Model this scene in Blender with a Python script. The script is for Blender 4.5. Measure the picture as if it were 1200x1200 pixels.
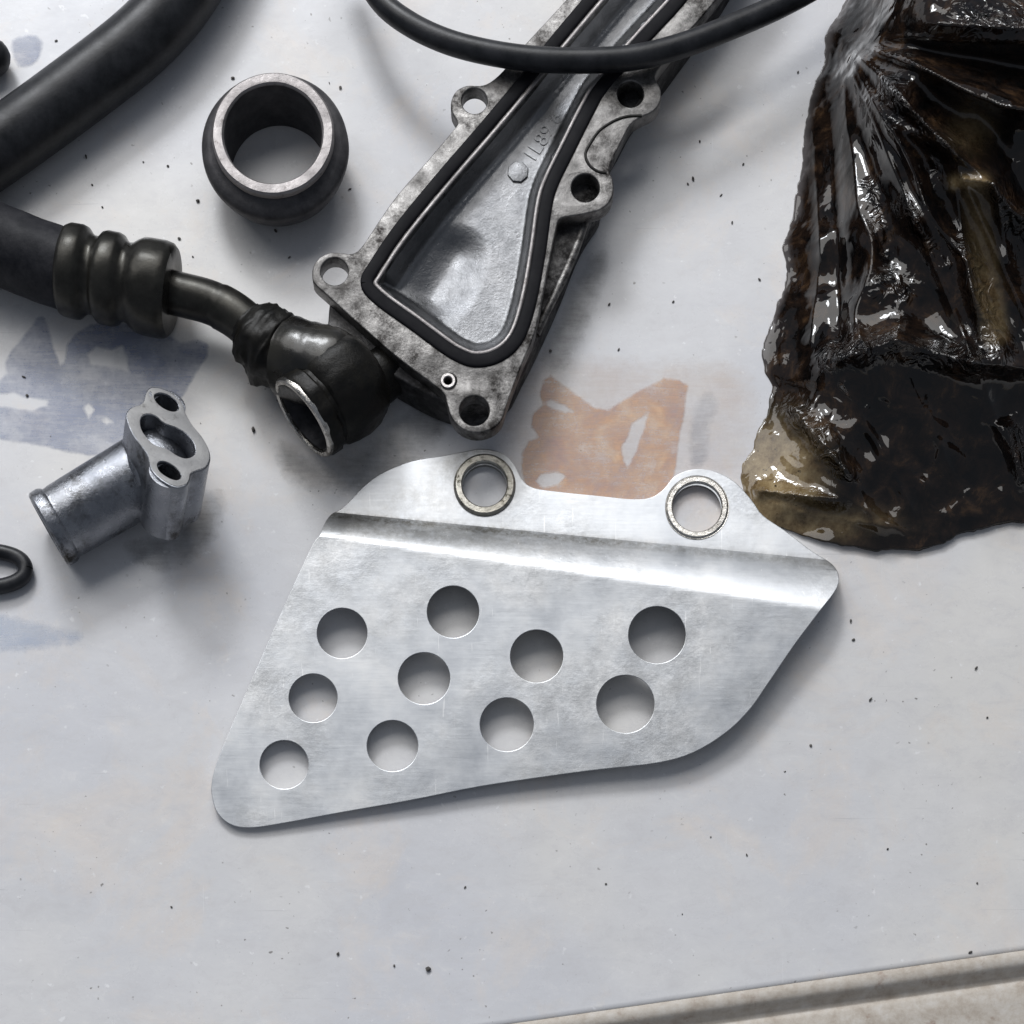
import bpy, bmesh, math, random
from mathutils import Vector, Matrix, noise
from mathutils.geometry import delaunay_2d_cdt

random.seed(7)
for o in list(bpy.data.objects):
    bpy.data.objects.remove(o)
sc = bpy.context.scene
col = sc.collection

# ------------------------------------------------------------------ scale: 1 "unit" of the layout = 0.2 mm
S = 0.0002
H = 2500.0          # camera height above the bench
NX, NY = 600.0, 1750.0   # point of the bench straight below the lens

# ------------------------------------------------------------------ camera (view camera with a raised lens: sensor parallel to bench)
cam = bpy.data.cameras.new('camera')
cam.sensor_width = 36.0
cam.lens = 36.0 * H / 1200.0
cam.shift_x = -(NX - 600.0) / 1200.0
cam.shift_y = (NY - 600.0) / 1200.0
cam.clip_start = 0.01
cam.clip_end = 50
co = bpy.data.objects.new('camera', cam)
col.objects.link(co)
co.location = ((NX - 600) * S, (600 - NY) * S, H * S)
sc.camera = co

# ------------------------------------------------------------------ world, lamps, exposure
w = bpy.data.worlds.new('World')
sc.world = w
w.use_nodes = True
w.node_tree.nodes['Background'].inputs['Color'].default_value = (0.78, 0.86, 1.0, 1)
w.node_tree.nodes['Background'].inputs['Strength'].default_value = 0.20

def area(name, loc, target, sx, sy, power, color):
    l = bpy.data.lights.new(name, 'AREA')
    l.shape = 'RECTANGLE'
    l.size, l.size_y = sx, sy
    l.energy = power
    l.color = color
    o = bpy.data.objects.new(name, l)
    col.objects.link(o)
    o.location = loc
    d = Vector(target) - Vector(loc)
    o.rotation_euler = d.to_track_quat('-Z', 'Y').to_euler()
    return o

area('overhead_window_light', (-0.30, 0.88, 1.02), (0, 0.02, 0), 1.8, 1.0, 15.0, (1.0, 0.985, 0.965))
area('added_glint_light', (-0.32, 1.02, 0.86), (0.05, 0, 0), 0.34, 0.24, 7.6, (0.93, 0.96, 1.0))  # unseen lamp added to put glints on the bag and metal

sc.view_settings.view_transform = 'Standard'
sc.view_settings.look = 'None'
sc.view_settings.exposure = 0.06
sc.view_settings.gamma = 1.0
sc.view_settings.use_curve_mapping = False

# ------------------------------------------------------------------ helpers
def W(px, py, z=0.0):
    f = z / H
    return Vector(((px + (NX - px) * f - 600) * S, (600 - (py + (NY - py) * f)) * S, z * S))

def link(name, me, mats, parent=None, smooth=True, ang=35):
    o = bpy.data.objects.new(name, me)
    col.objects.link(o)
    if not isinstance(mats, (list, tuple)):
        mats = [mats]
    if len(me.materials) == 0:
        for m in mats:
            me.materials.append(m)
    if parent is not None:
        root = parent
        while root.parent is not None:
            root = root.parent
        me.transform(Matrix.Translation(-Vector(root.location)))
        o.parent = parent
    if smooth:
        me.polygons.foreach_set('use_smooth', [True] * len(me.polygons))
        me.set_sharp_from_angle(angle=math.radians(ang))
    me.update()
    return o

def thing(name, label, cat, px, py, group=None):
    o = bpy.data.objects.new(name, None)
    col.objects.link(o)
    o.empty_display_size = 0.01
    o.location = W(px, py, 0)
    o['label'] = label
    o['category'] = cat
    if group:
        o['group'] = group
    return o

def mesh_from(verts, faces):
    me = bpy.data.meshes.new('m')
    me.from_pydata([tuple(v) for v in verts], [], faces)
    me.update()
    return me

def cr(pts, n=6, closed=True):
    """Catmull-Rom through points of any dimension"""
    P = [Vector(p) for p in pts]
    out = []
    N = len(P)
    segs = N if closed else N - 1
    for i in range(segs):
        if closed:
            a, b, c, d = P[(i - 1) % N], P[i], P[(i + 1) % N], P[(i + 2) % N]
        else:
            a, b, c, d = P[max(i - 1, 0)], P[i], P[i + 1], P[min(i + 2, N - 1)]
        for k in range(n):
            t = k / n
            out.append(0.5 * ((2 * b) + (c - a) * t + (2 * a - 5 * b + 4 * c - d) * t * t + (3 * b - a - 3 * c + d) * t ** 3))
    if not closed:
        out.append(P[-1])
    return out

def fill2d(loops, z0, z1, bevel=0.0, mat4=None, bres=2):
    """prism of a 2D region with holes (loops in metres), z0..z1 metres"""
    cu = bpy.data.curves.new('c', 'CURVE')
    cu.dimensions = '2D'
    cu.fill_mode = 'BOTH'
    h = (z1 - z0) / 2
    cu.extrude = max(h - bevel, 0.0)
    cu.bevel_depth = bevel
    cu.bevel_resolution = bres
    cu.offset = -bevel
    for lp in loops:
        sp = cu.splines.new('POLY')
        sp.points.add(len(lp) - 1)
        for p, q in zip(sp.points, lp):
            p.co = (q[0], q[1], 0, 1)
        sp.use_cyclic_u = True
    ob = bpy.data.objects.new('c', cu)
    col.objects.link(ob)
    dg = bpy.context.evaluated_depsgraph_get()
    me = bpy.data.meshes.new_from_object(ob.evaluated_get(dg))
    bpy.data.objects.remove(ob)
    bpy.data.curves.remove(cu)
    me.transform(Matrix.Translation((0, 0, (z0 + z1) / 2)))
    bm = bmesh.new()
    bm.from_mesh(me)
    bmesh.ops.remove_doubles(bm, verts=bm.verts, dist=1e-7)
    bm.to_mesh(me)
    bm.free()
    if mat4 is not None:
        me.transform(mat4)
    me.materials.clear()
    return me

def circ(px, py, r, n=40, z=0):
    c = W(px, py, z)
    return [(c.x + r * S * math.cos(2 * math.pi * i / n), c.y + r * S * math.sin(2 * math.pi * i / n)) for i in range(n)]

def loopW(pts, z):
    return [(W(p[0], p[1], z).x, W(p[0], p[1], z).y) for p in pts]

def tube(path, rad, n=20, cap=True, prof=None, wob=0.0):
    """swept tube, path of world Vectors, rad float or list (layout units)"""
    P = [Vector(p) for p in path]
    N = len(P)
    R = rad if isinstance(rad, (list, tuple)) else [rad] * N
    T = []
    for i in range(N):
        t = P[min(i + 1, N - 1)] - P[max(i - 1, 0)]
        T.append(t.normalized())
    up = Vector((0, 0, 1))
    if abs(T[0].dot(up)) > 0.95:
        up = Vector((1, 0, 0))
    u = (up - T[0] * up.dot(T[0])).normalized()
    vs, fs = [], []
    for i in range(N):
        u = (u - T[i] * u.dot(T[i])).normalized()
        v = T[i].cross(u)
        for k in range(n):
            a = 2 * math.pi * k / n
            ca, sa = math.cos(a), math.sin(a)
            if prof:
                ca, sa = prof(ca, sa)
            r = R[i] * S
            if wob:
                q = (P[i] + (u * ca + v * sa) * r) / S
                r *= 1 + wob * noise.noise(q * 0.05) + wob * 0.6 * noise.noise(q * 0.16)
            vs.append(P[i] + (u * ca + v * sa) * r)
    for i in range(N - 1):
        for k in range(n):
            a, b = i * n + k, i * n + (k + 1) % n
            fs.append((a, b, b + n, a + n))
    if cap:
        fs.append(tuple(reversed(range(n))))
        fs.append(tuple(range((N - 1) * n, N * n)))
    return mesh_from(vs, fs)

def lathe(profile, origin, axis, n=72, closed=True, wob=0.0):
    """profile [(r, h)] in layout units around axis through origin"""
    ax = Vector(axis).normalized()
    q = ax.to_track_quat('Z', 'Y').to_matrix().to_4x4()
    M = Matrix.Translation(origin) @ q
    vs, fs = [], []
    m = len(profile)
    for i in range(n):
        a = 2 * math.pi * i / n
        for r, h in profile:
            rr = r
            if wob:
                rr += wob * noise.noise(Vector((math.cos(a) * 3, math.sin(a) * 3, h * 0.05)))
            vs.append(M @ Vector((rr * S * math.cos(a), rr * S * math.sin(a), h * S)))
    mm = m if closed else m - 1
    for i in range(n):
        j = (i + 1) % n
        for k in range(mm):
            l = (k + 1) % m
            fs.append((i * m + k, j * m + k, j * m + l, i * m + l))
    return mesh_from(vs, fs)

def sstep(a, b, x):
    t = min(max((x - a) / (b - a), 0), 1)
    return t * t * (3 - 2 * t)

def seg_d(p, a, b):
    ab = b - a
    t = max(0.0, min(1.0, (p - a).dot(ab) / max(ab.dot(ab), 1e-12)))
    return (p - (a + ab * t)).length, t

def inside(q, poly):
    c = False
    n = len(poly)
    j = n - 1
    for i in range(n):
        if (poly[i].y > q.y) != (poly[j].y > q.y) and q.x < (poly[j].x - poly[i].x) * (q.y - poly[i].y) / (poly[j].y - poly[i].y) + poly[i].x:
            c = not c
        j = i
    return c

# ------------------------------------------------------------------ materials
class M:
    def __init__(s, name):
        s.m = bpy.data.materials.new(name)
        s.m.use_nodes = True
        s.nt = s.m.node_tree
        s.b = s.nt.nodes['Principled BSDF']
        s.tc = s.nt.nodes.new('ShaderNodeTexCoord').outputs['Object']
    def n(s, t, **kw):
        x = s.nt.nodes.new(t)
        for k, v in kw.items():
            setattr(x, k, v)
        return x
    def inp(s, sock, v):
        if hasattr(v, 'links') or isinstance(v, bpy.types.NodeSocket):
            s.nt.links.new(v, sock)
        else:
            sock.default_value = v
    def set(s, **kw):
        for k, v in kw.items():
            s.inp(s.b.inputs[k.replace('_', ' ')], v)
        return s
    def vec(s, scale=(1, 1, 1), rot=(0, 0, 0)):
        mp = s.n('ShaderNodeMapping')
        mp.inputs['Scale'].default_value = scale
        mp.inputs['Rotation'].default_value = rot
        s.nt.links.new(s.tc, mp.inputs['Vector'])
        return mp.outputs['Vector']
    def noise(s, px, detail=6, rough=0.6, vec=None, dist=0.0):
        """noise with features about px layout units across"""
        x = s.n('ShaderNodeTexNoise')
        x.inputs['Scale'].default_value = 1.0 / (px * S)
        x.inputs['Detail'].default_value = detail
        x.inputs['Roughness'].default_value = rough
        x.inputs['Distortion'].default_value = dist
        s.nt.links.new(vec if vec is not None else s.tc, x.inputs['Vector'])
        return x.outputs['Fac']
    def ramp(s, fac, *stops):
        x = s.n('ShaderNodeValToRGB')
        e = x.color_ramp.elements
        while len(e) < len(stops):
            e.new(0.5)
        for el, (p, c) in zip(e, stops):
            el.position = p
            el.color = (c, c, c, 1) if isinstance(c, (int, float)) else (*c, 1)
        s.nt.links.new(fac, x.inputs['Fac'])
        return x.outputs['Color']
    def mix(s, fac, a, b, mode='MIX'):
        x = s.n('ShaderNodeMix', data_type='RGBA', blend_type=mode)
        for sock, v in ((x.inputs[0], fac), (x.inputs[6], a), (x.inputs[7], b)):
            if isinstance(v, tuple) and len(v) == 3:
                v = (*v, 1)
            s.inp(sock, v)
        return x.outputs[2]
    def math(s, op, a, b=0.0):
        x = s.n('ShaderNodeMath', operation=op)
        s.inp(x.inputs[0], a)
        s.inp(x.inputs[1], b)
        return x.outputs[0]
    def bump(s, h, strength, dist_px=1.0):
        x = s.n('ShaderNodeBump')
        x.inputs['Strength'].default_value = strength
        x.inputs['Distance'].default_value = dist_px * S
        s.nt.links.new(h, x.inputs['Height'])
        s.nt.links.new(x.outputs['Normal'], s.b.inputs['Normal'])
        return s
    def attr(s, name):
        x = s.n('ShaderNodeAttribute')
        x.attribute_name = name
        return x.outputs['Fac']

def mat_bench():
    m = M('white_scuffed_panel')
    big = m.ramp(m.noise(420, 3, 0.5), (0.38, (0.61, 0.615, 0.645)), (0.5, (0.65, 0.648, 0.66)), (0.64, (0.69, 0.675, 0.655)))
    warm = m.ramp(m.noise(150, 6, 0.7, dist=0.6), (0.52, 0.0), (0.70, 0.6))
    c = m.mix(warm, big, (0.73, 0.65, 0.58))
    st = m.noise(60, 8, 0.75, m.vec((1, 3.2, 1), (0, 0, 0.35)))
    c = m.mix(m.ramp(st, (0.55, 0.0), (0.75, 0.35)), c, (0.50, 0.51, 0.54))
    spk = m.ramp(m.noise(7, 2, 0.5), (0.70, 0.0), (0.74, 0.85))
    spk2 = m.ramp(m.noise(90, 2, 0.5), (0.45, 0.0), (0.6, 1.0))
    c = m.mix(m.math('MULTIPLY', spk, spk2), c, (0.16, 0.15, 0.14))
    wsp = m.ramp(m.noise(13, 3, 0.6), (0.67, 0.0), (0.72, 0.6))
    c = m.mix(wsp, c, (0.85, 0.85, 0.86))
    scr = m.ramp(m.noise(5, 3, 0.6, m.vec((1, 0.035, 1), (0, 0, 0.9))), (0.69, 0.0), (0.74, 0.35))
    c = m.mix(m.math('MULTIPLY', scr, m.ramp(m.noise(140, 2), (0.5, 0.0), (0.6, 1.0))), c, (0.86, 0.86, 0.87))
    sc2 = m.ramp(m.noise(3.2, 2, 0.5, m.vec((0.02, 1, 1), (0, 0, -0.5))), (0.70, 0.0), (0.75, 0.5))
    c = m.mix(m.math('MULTIPLY', sc2, m.ramp(m.noise(110, 2), (0.48, 0.0), (0.58, 1.0))), c, (0.42, 0.42, 0.43))
    dn = m.ramp(m.noise(5, 3, 0.6), (0.66, 0.0), (0.72, 0.5))
    c = m.mix(m.math('MULTIPLY', dn, m.ramp(m.noise(60, 3), (0.48, 0.0), (0.62, 1.0))), c, (0.47, 0.46, 0.45))
    mot = m.noise(38, 9, 0.82, m.vec((1, 1.6, 1), (0, 0, 0.25)), 0.5)
    c = m.mix(m.ramp(mot, (0.38, 0.4), (0.50, 0.0)), c, (0.57, 0.56, 0.57))
    c = m.mix(m.ramp(mot, (0.55, 0.0), (0.70, 0.5)), c, (0.78, 0.765, 0.75))
    ro = m.ramp(m.noise(80, 6, 0.65), (0.3, 0.20), (0.7, 0.36))
    m.set(Base_Color=c, Roughness=ro)
    m.bump(m.math('ADD', m.math('MULTIPLY', m.noise(16, 4, 0.6), 0.35), m.math('MULTIPLY', m.noise(230, 2), 9.0)), 0.35, 1.2)
    return m.m

def mat_rim():
    m = M('dirty_panel_edge')
    c = m.ramp(m.noise(26, 8, 0.75), (0.33, (0.40, 0.34, 0.28)), (0.5, (0.53, 0.48, 0.42)), (0.66, (0.62, 0.585, 0.54)))
    rust = m.ramp(m.noise(40, 5, 0.7), (0.6, 0.0), (0.72, 0.6))
    c = m.mix(rust, c, (0.22, 0.11, 0.07))
    m.set(Base_Color=c, Roughness=0.65)
    m.bump(m.noise(6, 6, 0.75), 0.35, 1.2)
    return m.m

def mat_print(name, c1, c2, hi, op=0.9):
    m = M(name)
    a = m.noise(48, 8, 0.7, dist=0.4)
    c = m.ramp(a, (0.32, c1), (0.52, c2), (0.68, hi))
    m.set(Base_Color=c, Roughness=0.42)
    # flaked, rubbed ink: worn through to the panel, ragged at its border
    e = m.math('ADD', m.attr('cover'), m.math('MULTIPLY', m.math('SUBTRACT', m.noise(16, 6, 0.75), 0.5), 0.55))
    e = m.ramp(e, (0.34, 0.0), (0.66, 1.0))
    wear = m.ramp(m.noise(46, 7, 0.72), (0.38, op), (0.64, op * 0.42))
    str_ = m.ramp(m.noise(4, 3, 0.7, m.vec((0.10, 1, 1), (0, 0, 1.35))), (0.35, 0.72), (0.6, 1.0))
    m.set(Alpha=m.math('MULTIPLY', e, m.math('MULTIPLY', wear, str_)))
    return m.m

def mat_alu():
    m = M('brushed_aluminium_sheet')
    br = m.noise(3.2, 4, 0.65, m.vec((0.07, 1, 1), (0, 0, 0.13)))
    cl = m.noise(70, 6, 0.65)
    c = m.ramp(cl, (0.3, (0.50, 0.52, 0.55)), (0.5, (0.60, 0.615, 0.635)), (0.7, (0.68, 0.68, 0.68)))
    st = m.ramp(m.noise(20, 8, 0.8), (0.60, 0.0), (0.75, 0.5))
    c = m.mix(st, c, (0.46, 0.45, 0.42))
    d = m.attr('dirt')
    c = m.mix(m.math('MULTIPLY', d, m.ramp(m.noise(9, 6, 0.8), (0.35, 0.15), (0.6, 0.95))), c, (0.13, 0.115, 0.085))
    sm = m.ramp(m.noise(120, 4, 0.6), (0.42, 0.0), (0.62, 1.0))
    c = m.mix(m.math('MULTIPLY', sm, m.ramp(m.noise(26, 8, 0.8), (0.40, 0.75), (0.6, 0.0))), c, (0.40, 0.405, 0.41))
    scr = m.ramp(m.noise(3.5, 3, 0.6, m.vec((1, 0.03, 1), (0, 0, 0.5))), (0.68, 0.0), (0.73, 0.6))
    c = m.mix(scr, c, (0.82, 0.82, 0.82))
    ro = m.math('ADD', m.ramp(cl, (0.3, 0.33), (0.7, 0.44)), m.math('MULTIPLY', br, 0.12))
    m.set(Base_Color=c, Metallic=1.0, Roughness=ro)
    h = m.math('ADD', m.math('MULTIPLY', br, 0.12), m.math('ADD', m.math('MULTIPLY', m.math('MULTIPLY', m.noise(8, 5, 0.7), sm), 0.7), m.math('MULTIPLY', m.noise(170, 2), 4.5)))
    m.bump(h, 0.42, 1.0)
    return m.m

def mat_cast(name, lo, hi, grime, rough=0.45, px=14, thr=(0.45, 0.62), metal=0.85):
    m = M(name)
    c = m.ramp(m.noise(60, 6, 0.65), (0.3, lo), (0.7, hi))
    g = m.ramp(m.noise(px, 8, 0.78), (thr[0], 0.0), (thr[1], 1.0))
    g2 = m.ramp(m.noise(70, 4, 0.6), (0.36, 0.35), (0.58, 1.0))
    c = m.mix(m.math('MULTIPLY', g, g2), c, grime)
    m.set(Base_Color=c, Metallic=metal, Roughness=m.ramp(m.noise(18, 6, 0.7), (0.3, rough - 0.1), (0.7, rough + 0.15)))
    m.bump(m.noise(5, 7, 0.75), 0.55, 1.3)
    return m.m

def mat_plain(name, c1, c2, rough, metal=0.0, px=20, bs=0.3, bpx=4, coat=0.0, r2=None, spec=0.5):
    m = M(name)
    c = m.ramp(m.noise(px, 7, 0.7), (0.35, c1), (0.65, c2))
    m.set(Base_Color=c, Metallic=metal, Roughness=m.ramp(m.noise(px * 1.7, 5, 0.7), (0.3, rough), (0.7, r2 or rough + 0.15)), Coat_Weight=coat)
    m.b.inputs['Coat Roughness'].default_value = 0.12
    m.b.inputs['Specular IOR Level'].default_value = spec
    m.bump(m.noise(bpx, 6, 0.7), bs, 1.0)
    return m.m

def mat_bag():
    m = M('oily_brown_film')
    t = m.attr('amber')
    n1 = m.noise(36, 8, 0.75, dist=0.5)
    c = m.ramp(n1, (0.42, (0.0028, 0.0024, 0.0024)), (0.55, (0.014, 0.0085, 0.006)), (0.70, (0.062, 0.035, 0.018)))
    am = m.ramp(m.noise(17, 8, 0.8), (0.30, (0.035, 0.02, 0.01)), (0.42, (0.17, 0.115, 0.055)), (0.58, (0.30, 0.225, 0.12)), (0.75, (0.38, 0.32, 0.21)))
    c = m.mix(t, c, am)
    c = m.mix(m.math('MULTIPLY', t, m.ramp(m.noise(6, 3), (0.66, 0.0), (0.70, 1.0))), c, (0.015, 0.008, 0.004))
    c = m.mix(m.attr('rimfilm'), c, (0.11, 0.10, 0.10))
    m.set(Base_Color=c, Roughness=m.ramp(m.noise(30, 5, 0.7), (0.35, 0.03), (0.7, 0.075)), IOR=1.52)
    ck = m.math('ADD', m.attr('crinkle'), 0.04)
    h = m.math('ADD', m.math('MULTIPLY', m.math('MULTIPLY', m.noise(17, 2, 0.5, dist=1.0), ck), 3.2), m.math('MULTIPLY', m.noise(60, 2, 0.5, dist=0.6), 1.2))
    m.bump(h, 0.8, 4.0)
    return m.m

BENCH = mat_bench()
RIM = mat_rim()
ORANGE = mat_print('faded_orange_print', (0.48, 0.31, 0.28), (0.68, 0.40, 0.24), (0.86, 0.60, 0.38), 0.78)
BLUEGREY = mat_print('faded_blue_grey_print', (0.22, 0.26, 0.40), (0.29, 0.33, 0.46), (0.46, 0.50, 0.62), 0.66)
ALU = mat_alu()
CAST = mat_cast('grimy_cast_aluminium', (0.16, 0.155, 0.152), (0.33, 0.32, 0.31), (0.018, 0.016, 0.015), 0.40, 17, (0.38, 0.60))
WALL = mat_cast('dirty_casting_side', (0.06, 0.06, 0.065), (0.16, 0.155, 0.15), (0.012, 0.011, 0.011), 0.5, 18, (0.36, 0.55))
FLOOR = mat_cast('smooth_recess_aluminium', (0.14, 0.144, 0.152), (0.235, 0.237, 0.243), (0.08, 0.08, 0.08), 0.34, 9, (0.62, 0.74), 1.0)
RUBBER = mat_plain('black_rubber', (0.007, 0.008, 0.010), (0.026, 0.027, 0.031), 0.32, 0, 22, 0.2, 4, spec=0.32)
HOSE = mat_plain('dusty_black_hose', (0.007, 0.008, 0.011), (0.03, 0.03, 0.034), 0.45, 0, 26, 0.4, 5, spec=0.12)
SEAL = mat_plain('flat_black_seal', (0.006, 0.006, 0.008), (0.011, 0.011, 0.013), 0.55, 0, 30, 0.1, 5, spec=0.1)
OILY = mat_plain('oily_dark_metal', (0.006, 0.0055, 0.005), (0.018, 0.016, 0.011), 0.22, 0.1, 34, 0.35, 9, 0.25)
TUBE = mat_plain('dark_olive_plated_tube', (0.018, 0.0172, 0.015), (0.048, 0.046, 0.040), 0.26, 0.7, 40, 0.25, 9)
SOOT = mat_plain('black_caked_grime', (0.004, 0.004, 0.004), (0.011, 0.010, 0.008), 0.30, 0.0, 16, 0.7, 7, 0.0, spec=0.2)
STEEL = mat_cast('worn_steel', (0.36, 0.34, 0.335), (0.50, 0.48, 0.465), (0.06, 0.05, 0.04), 0.40, 10, (0.56, 0.70), 1.0)
WORN = mat_cast('scraped_grey_steel', (0.24, 0.225, 0.225), (0.36, 0.34, 0.335), (0.06, 0.045, 0.04), 0.48, 8, (0.54, 0.70), 0.9)
IRON = mat_plain('dark_sintered_iron', (0.045, 0.044, 0.048), (0.095, 0.092, 0.096), 0.45, 0.6, 18, 0.4, 4)
BRIGHT = mat_cast('bright_turned_steel', (0.46, 0.44, 0.41), (0.68, 0.66, 0.62), (0.07, 0.055, 0.04), 0.22, 22, (0.48, 0.62), 1.0)
FIT = mat_cast('stained_fitting_aluminium', (0.19, 0.20, 0.225), (0.36, 0.37, 0.395), (0.03, 0.027, 0.022), 0.27, 44, (0.50, 0.62), 0.95)
FACE = mat_cast('machined_grey_face', (0.25, 0.25, 0.255), (0.36, 0.355, 0.35), (0.09, 0.085, 0.08), 0.55, 7, (0.55, 0.68), 0.35)
DARKBORE = mat_plain('dark_bore', (0.02, 0.021, 0.025), (0.06, 0.06, 0.065), 0.45, 0.7, 14, 0.3, 5)
BRASSY = mat_cast('grimy_eyelet_steel', (0.34, 0.32, 0.27), (0.55, 0.53, 0.48), (0.06, 0.052, 0.035), 0.32, 8, (0.48, 0.62), 1.0)
BAG = mat_bag()
GRIT = mat_plain('dark_grit', (0.03, 0.027, 0.025), (0.14, 0.13, 0.12), 0.8, 0, 6, 0.4, 3)

# ------------------------------------------------------------------ bench: a panel with a rolled front edge
A = Vector((600, 1199))
B = Vector((1200, 1113))
dl = (B - A).normalized()
nl = Vector((-dl.y, dl.x))          # points down the picture, toward the viewer
def bench_strip(prof, step=None):
    vs, fs = [], []
    n = 60
    for i in range(n + 1):
        t = -3200 + 6400 * i / n
        for d, z in prof:
            q = A + dl * t + nl * d
            vs.append(Vector(((q.x - 600) * S, (600 - q.y) * S, z * S)))
    m = len(prof)
    for i in range(n):
        for k in range(m - 1):
            a = i * m + k
            fs.append((a, a + 1, a + m + 1, a + m))
    return mesh_from(vs, fs)
bench = link('bench_top', bench_strip([(-3600, 0), (-2000, 0), (-1000, 0), (-300, 0), (-6, 0), (-2, 0.6), (0, -1.0)]), BENCH, None, True, 60)
bench['kind'] = 'structure'
link('edge_strip', bench_strip([(0, -1.5), (3, 1.2), (8, 2.6), (14, 2.4), (19, 0), (23, -7), (27, -13), (31, -13.5), (35, -9), (41, -6), (60, -6), (1500, -6)]), RIM, bench, True, 60)

def zoomtrace(pts, sx, ox, oy):
    return [(x / sx + ox, y / sx + oy) for x, y in pts]
def decal(name, loops, mat, z=0.35, soft=7.0, curve=4):
    """thin layer of ink or painted tone: fine flat grid carrying how far each point lies inside the printed outline"""
    polys = [[Vector((p.x, p.y)) for p in cr(l, curve)] for l in loops]
    xs = [p.x for p in polys[0]]
    ys = [p.y for p in polys[0]]
    st = 3.0
    x0, y0 = min(xs) - soft, min(ys) - soft
    nx, ny = int((max(xs) + soft - x0) / st) + 2, int((max(ys) + soft - y0) / st) + 2
    vs, cv = [], []
    for j in range(ny):
        for i in range(nx):
            q = Vector((x0 + i * st, y0 + j * st))
            dd = min(seg_d(q, pl[k], pl[(k + 1) % len(pl)])[0] for pl in polys for k in range(len(pl)))
            ins = inside(q, polys[0]) and not any(inside(q, h) for h in polys[1:])
            cv.append(min(max(0.5 + (dd if ins else -dd) / (2 * soft), 0), 1))
            vs.append(W(q.x, q.y, 0) + Vector((0, 0, z * S)))
    fs = []
    for j in range(ny - 1):
        for i in range(nx - 1):
            f = (j * nx + i, (j + 1) * nx + i, (j + 1) * nx + i + 1, j * nx + i + 1)
            if max(cv[k] for k in f) > 0.02:
                fs.append(f)
    me = mesh_from(vs, fs)
    at = me.attributes.new('cover', 'FLOAT', 'POINT')
    at.data.foreach_set('value', cv)
    return link(name, me, mat, bench, False)

org = zoomtrace([(225, 185), (262, 160), (300, 190), (380, 250), (470, 315), (530, 325), (600, 280), (700, 220), (790, 175), (860, 180), (905, 210), (885, 340), (865, 450), (850, 560), (835, 660), (800, 760), (640, 800), (420, 790), (250, 760), (150, 700), (125, 610), (125, 530), (160, 470), (210, 450), (168, 400), (180, 330), (228, 300), (212, 250)], 4, 580, 400)
orh = zoomtrace([(722, 330), (640, 390), (622, 450), (590, 495), (600, 560), (625, 600), (660, 520), (700, 410)], 4, 580, 400)
gap = zoomtrace([(190, 655), (215, 622), (290, 612), (335, 628), (300, 668), (225, 690)], 4, 580, 400)
gap2 = zoomtrace([(232, 292), (262, 276), (330, 300), (372, 330), (330, 336), (270, 316)], 4, 580, 400)
o = decal('printed_emblem', [org, orh, gap, gap2], ORANGE, soft=5, curve=1)
o['label'] = 'worn orange emblem printed on the white panel'
decal('ink_bleed', [zoomtrace([(60, 200), (300, 90), (700, 120), (960, 120), (1180, 180), (1170, 520), (1000, 760), (500, 860), (90, 780)], 4, 580, 400)], mat_print('peach_ink_bleed', (0.70, 0.55, 0.46), (0.74, 0.58, 0.46), (0.80, 0.66, 0.52), 0.28), 0.2, 40)
GREYPATCH = mat_print('soft_grey_patch', (0.20, 0.19, 0.18), (0.30, 0.29, 0.28), (0.45, 0.44, 0.43), 0.5)  # soft grey patches beside the banjo end, cover and elbow
decal('grey_patch', [[(330, 520), (380, 545), (440, 520), (490, 480), (520, 500), (470, 560), (400, 575), (340, 560)]], GREYPATCH, 0.22, 24)
decal('grey_patch', [[(640, 420), (670, 350), (700, 300), (712, 310), (690, 370), (660, 430)]], GREYPATCH, 0.22, 20)
decal('grey_patch', [[(150, 640), (205, 625), (240, 580), (262, 590), (240, 640), (190, 668)]], GREYPATCH, 0.22, 22)
decal('printed_emblem', [zoomtrace([(960, 270), (1010, 250), (1040, 300), (1000, 420), (985, 560), (930, 590), (915, 470), (930, 360)], 4, 580, 400)], mat_print('faint_grey_print', (0.40, 0.42, 0.47), (0.47, 0.48, 0.52), (0.56, 0.56, 0.58), 0.4), 0.25, 12)
let = zoomtrace([(-60, 470), (0, 440), (40, 405), (25, 355), (60, 290), (130, 200), (200, 110), (232, 100), (260, 150), (290, 270), (325, 362), (350, 350), (365, 250), (420, 180), (500, 140), (640, 130), (800, 150), (900, 190), (975, 240), (1060, 220), (1125, 250), (1122, 310), (1080, 370), (1000, 510), (900, 640), (760, 720), (640, 790), (530, 850), (380, 830), (200, 790), (0, 760), (-60, 750)], 4.615, 0, 350)
lh1 = zoomtrace([(475, 300), (520, 258), (600, 280), (665, 250), (690, 330), (700, 405), (640, 375), (560, 370), (490, 360)], 4.615, 0, 350)
lh2 = zoomtrace([(-40, 515), (80, 510), (130, 530), (270, 545), (250, 580), (180, 605), (-40, 580)], 4.615, 0, 350)
lh3 = zoomtrace([(450, 590), (480, 568), (515, 600), (480, 650)], 4.615, 0, 350)
lh4 = zoomtrace([(540, 655), (575, 645), (612, 668), (575, 680)], 4.615, 0, 350)
o = decal('printed_lettering', [let, lh1, lh2, lh3, lh4], BLUEGREY, soft=6, curve=1)
o['label'] = 'faded blue-grey block letters printed on the white panel'
decal('printed_lettering', [[(14, 50), (30, 42), (48, 46), (46, 66), (34, 78), (20, 74)]], BLUEGREY)
decal('painted_reflection', [[(-60, 716), (0, 722), (60, 735), (95, 745), (60, 756), (0, 762), (-60, 765)]], mat_print('painted_blue_reflection', (0.42, 0.50, 0.66), (0.50, 0.57, 0.70), (0.62, 0.66, 0.74), 0.6), 0.3, 16)  # bluish sky reflection painted onto the panel as a soft stripe

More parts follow.
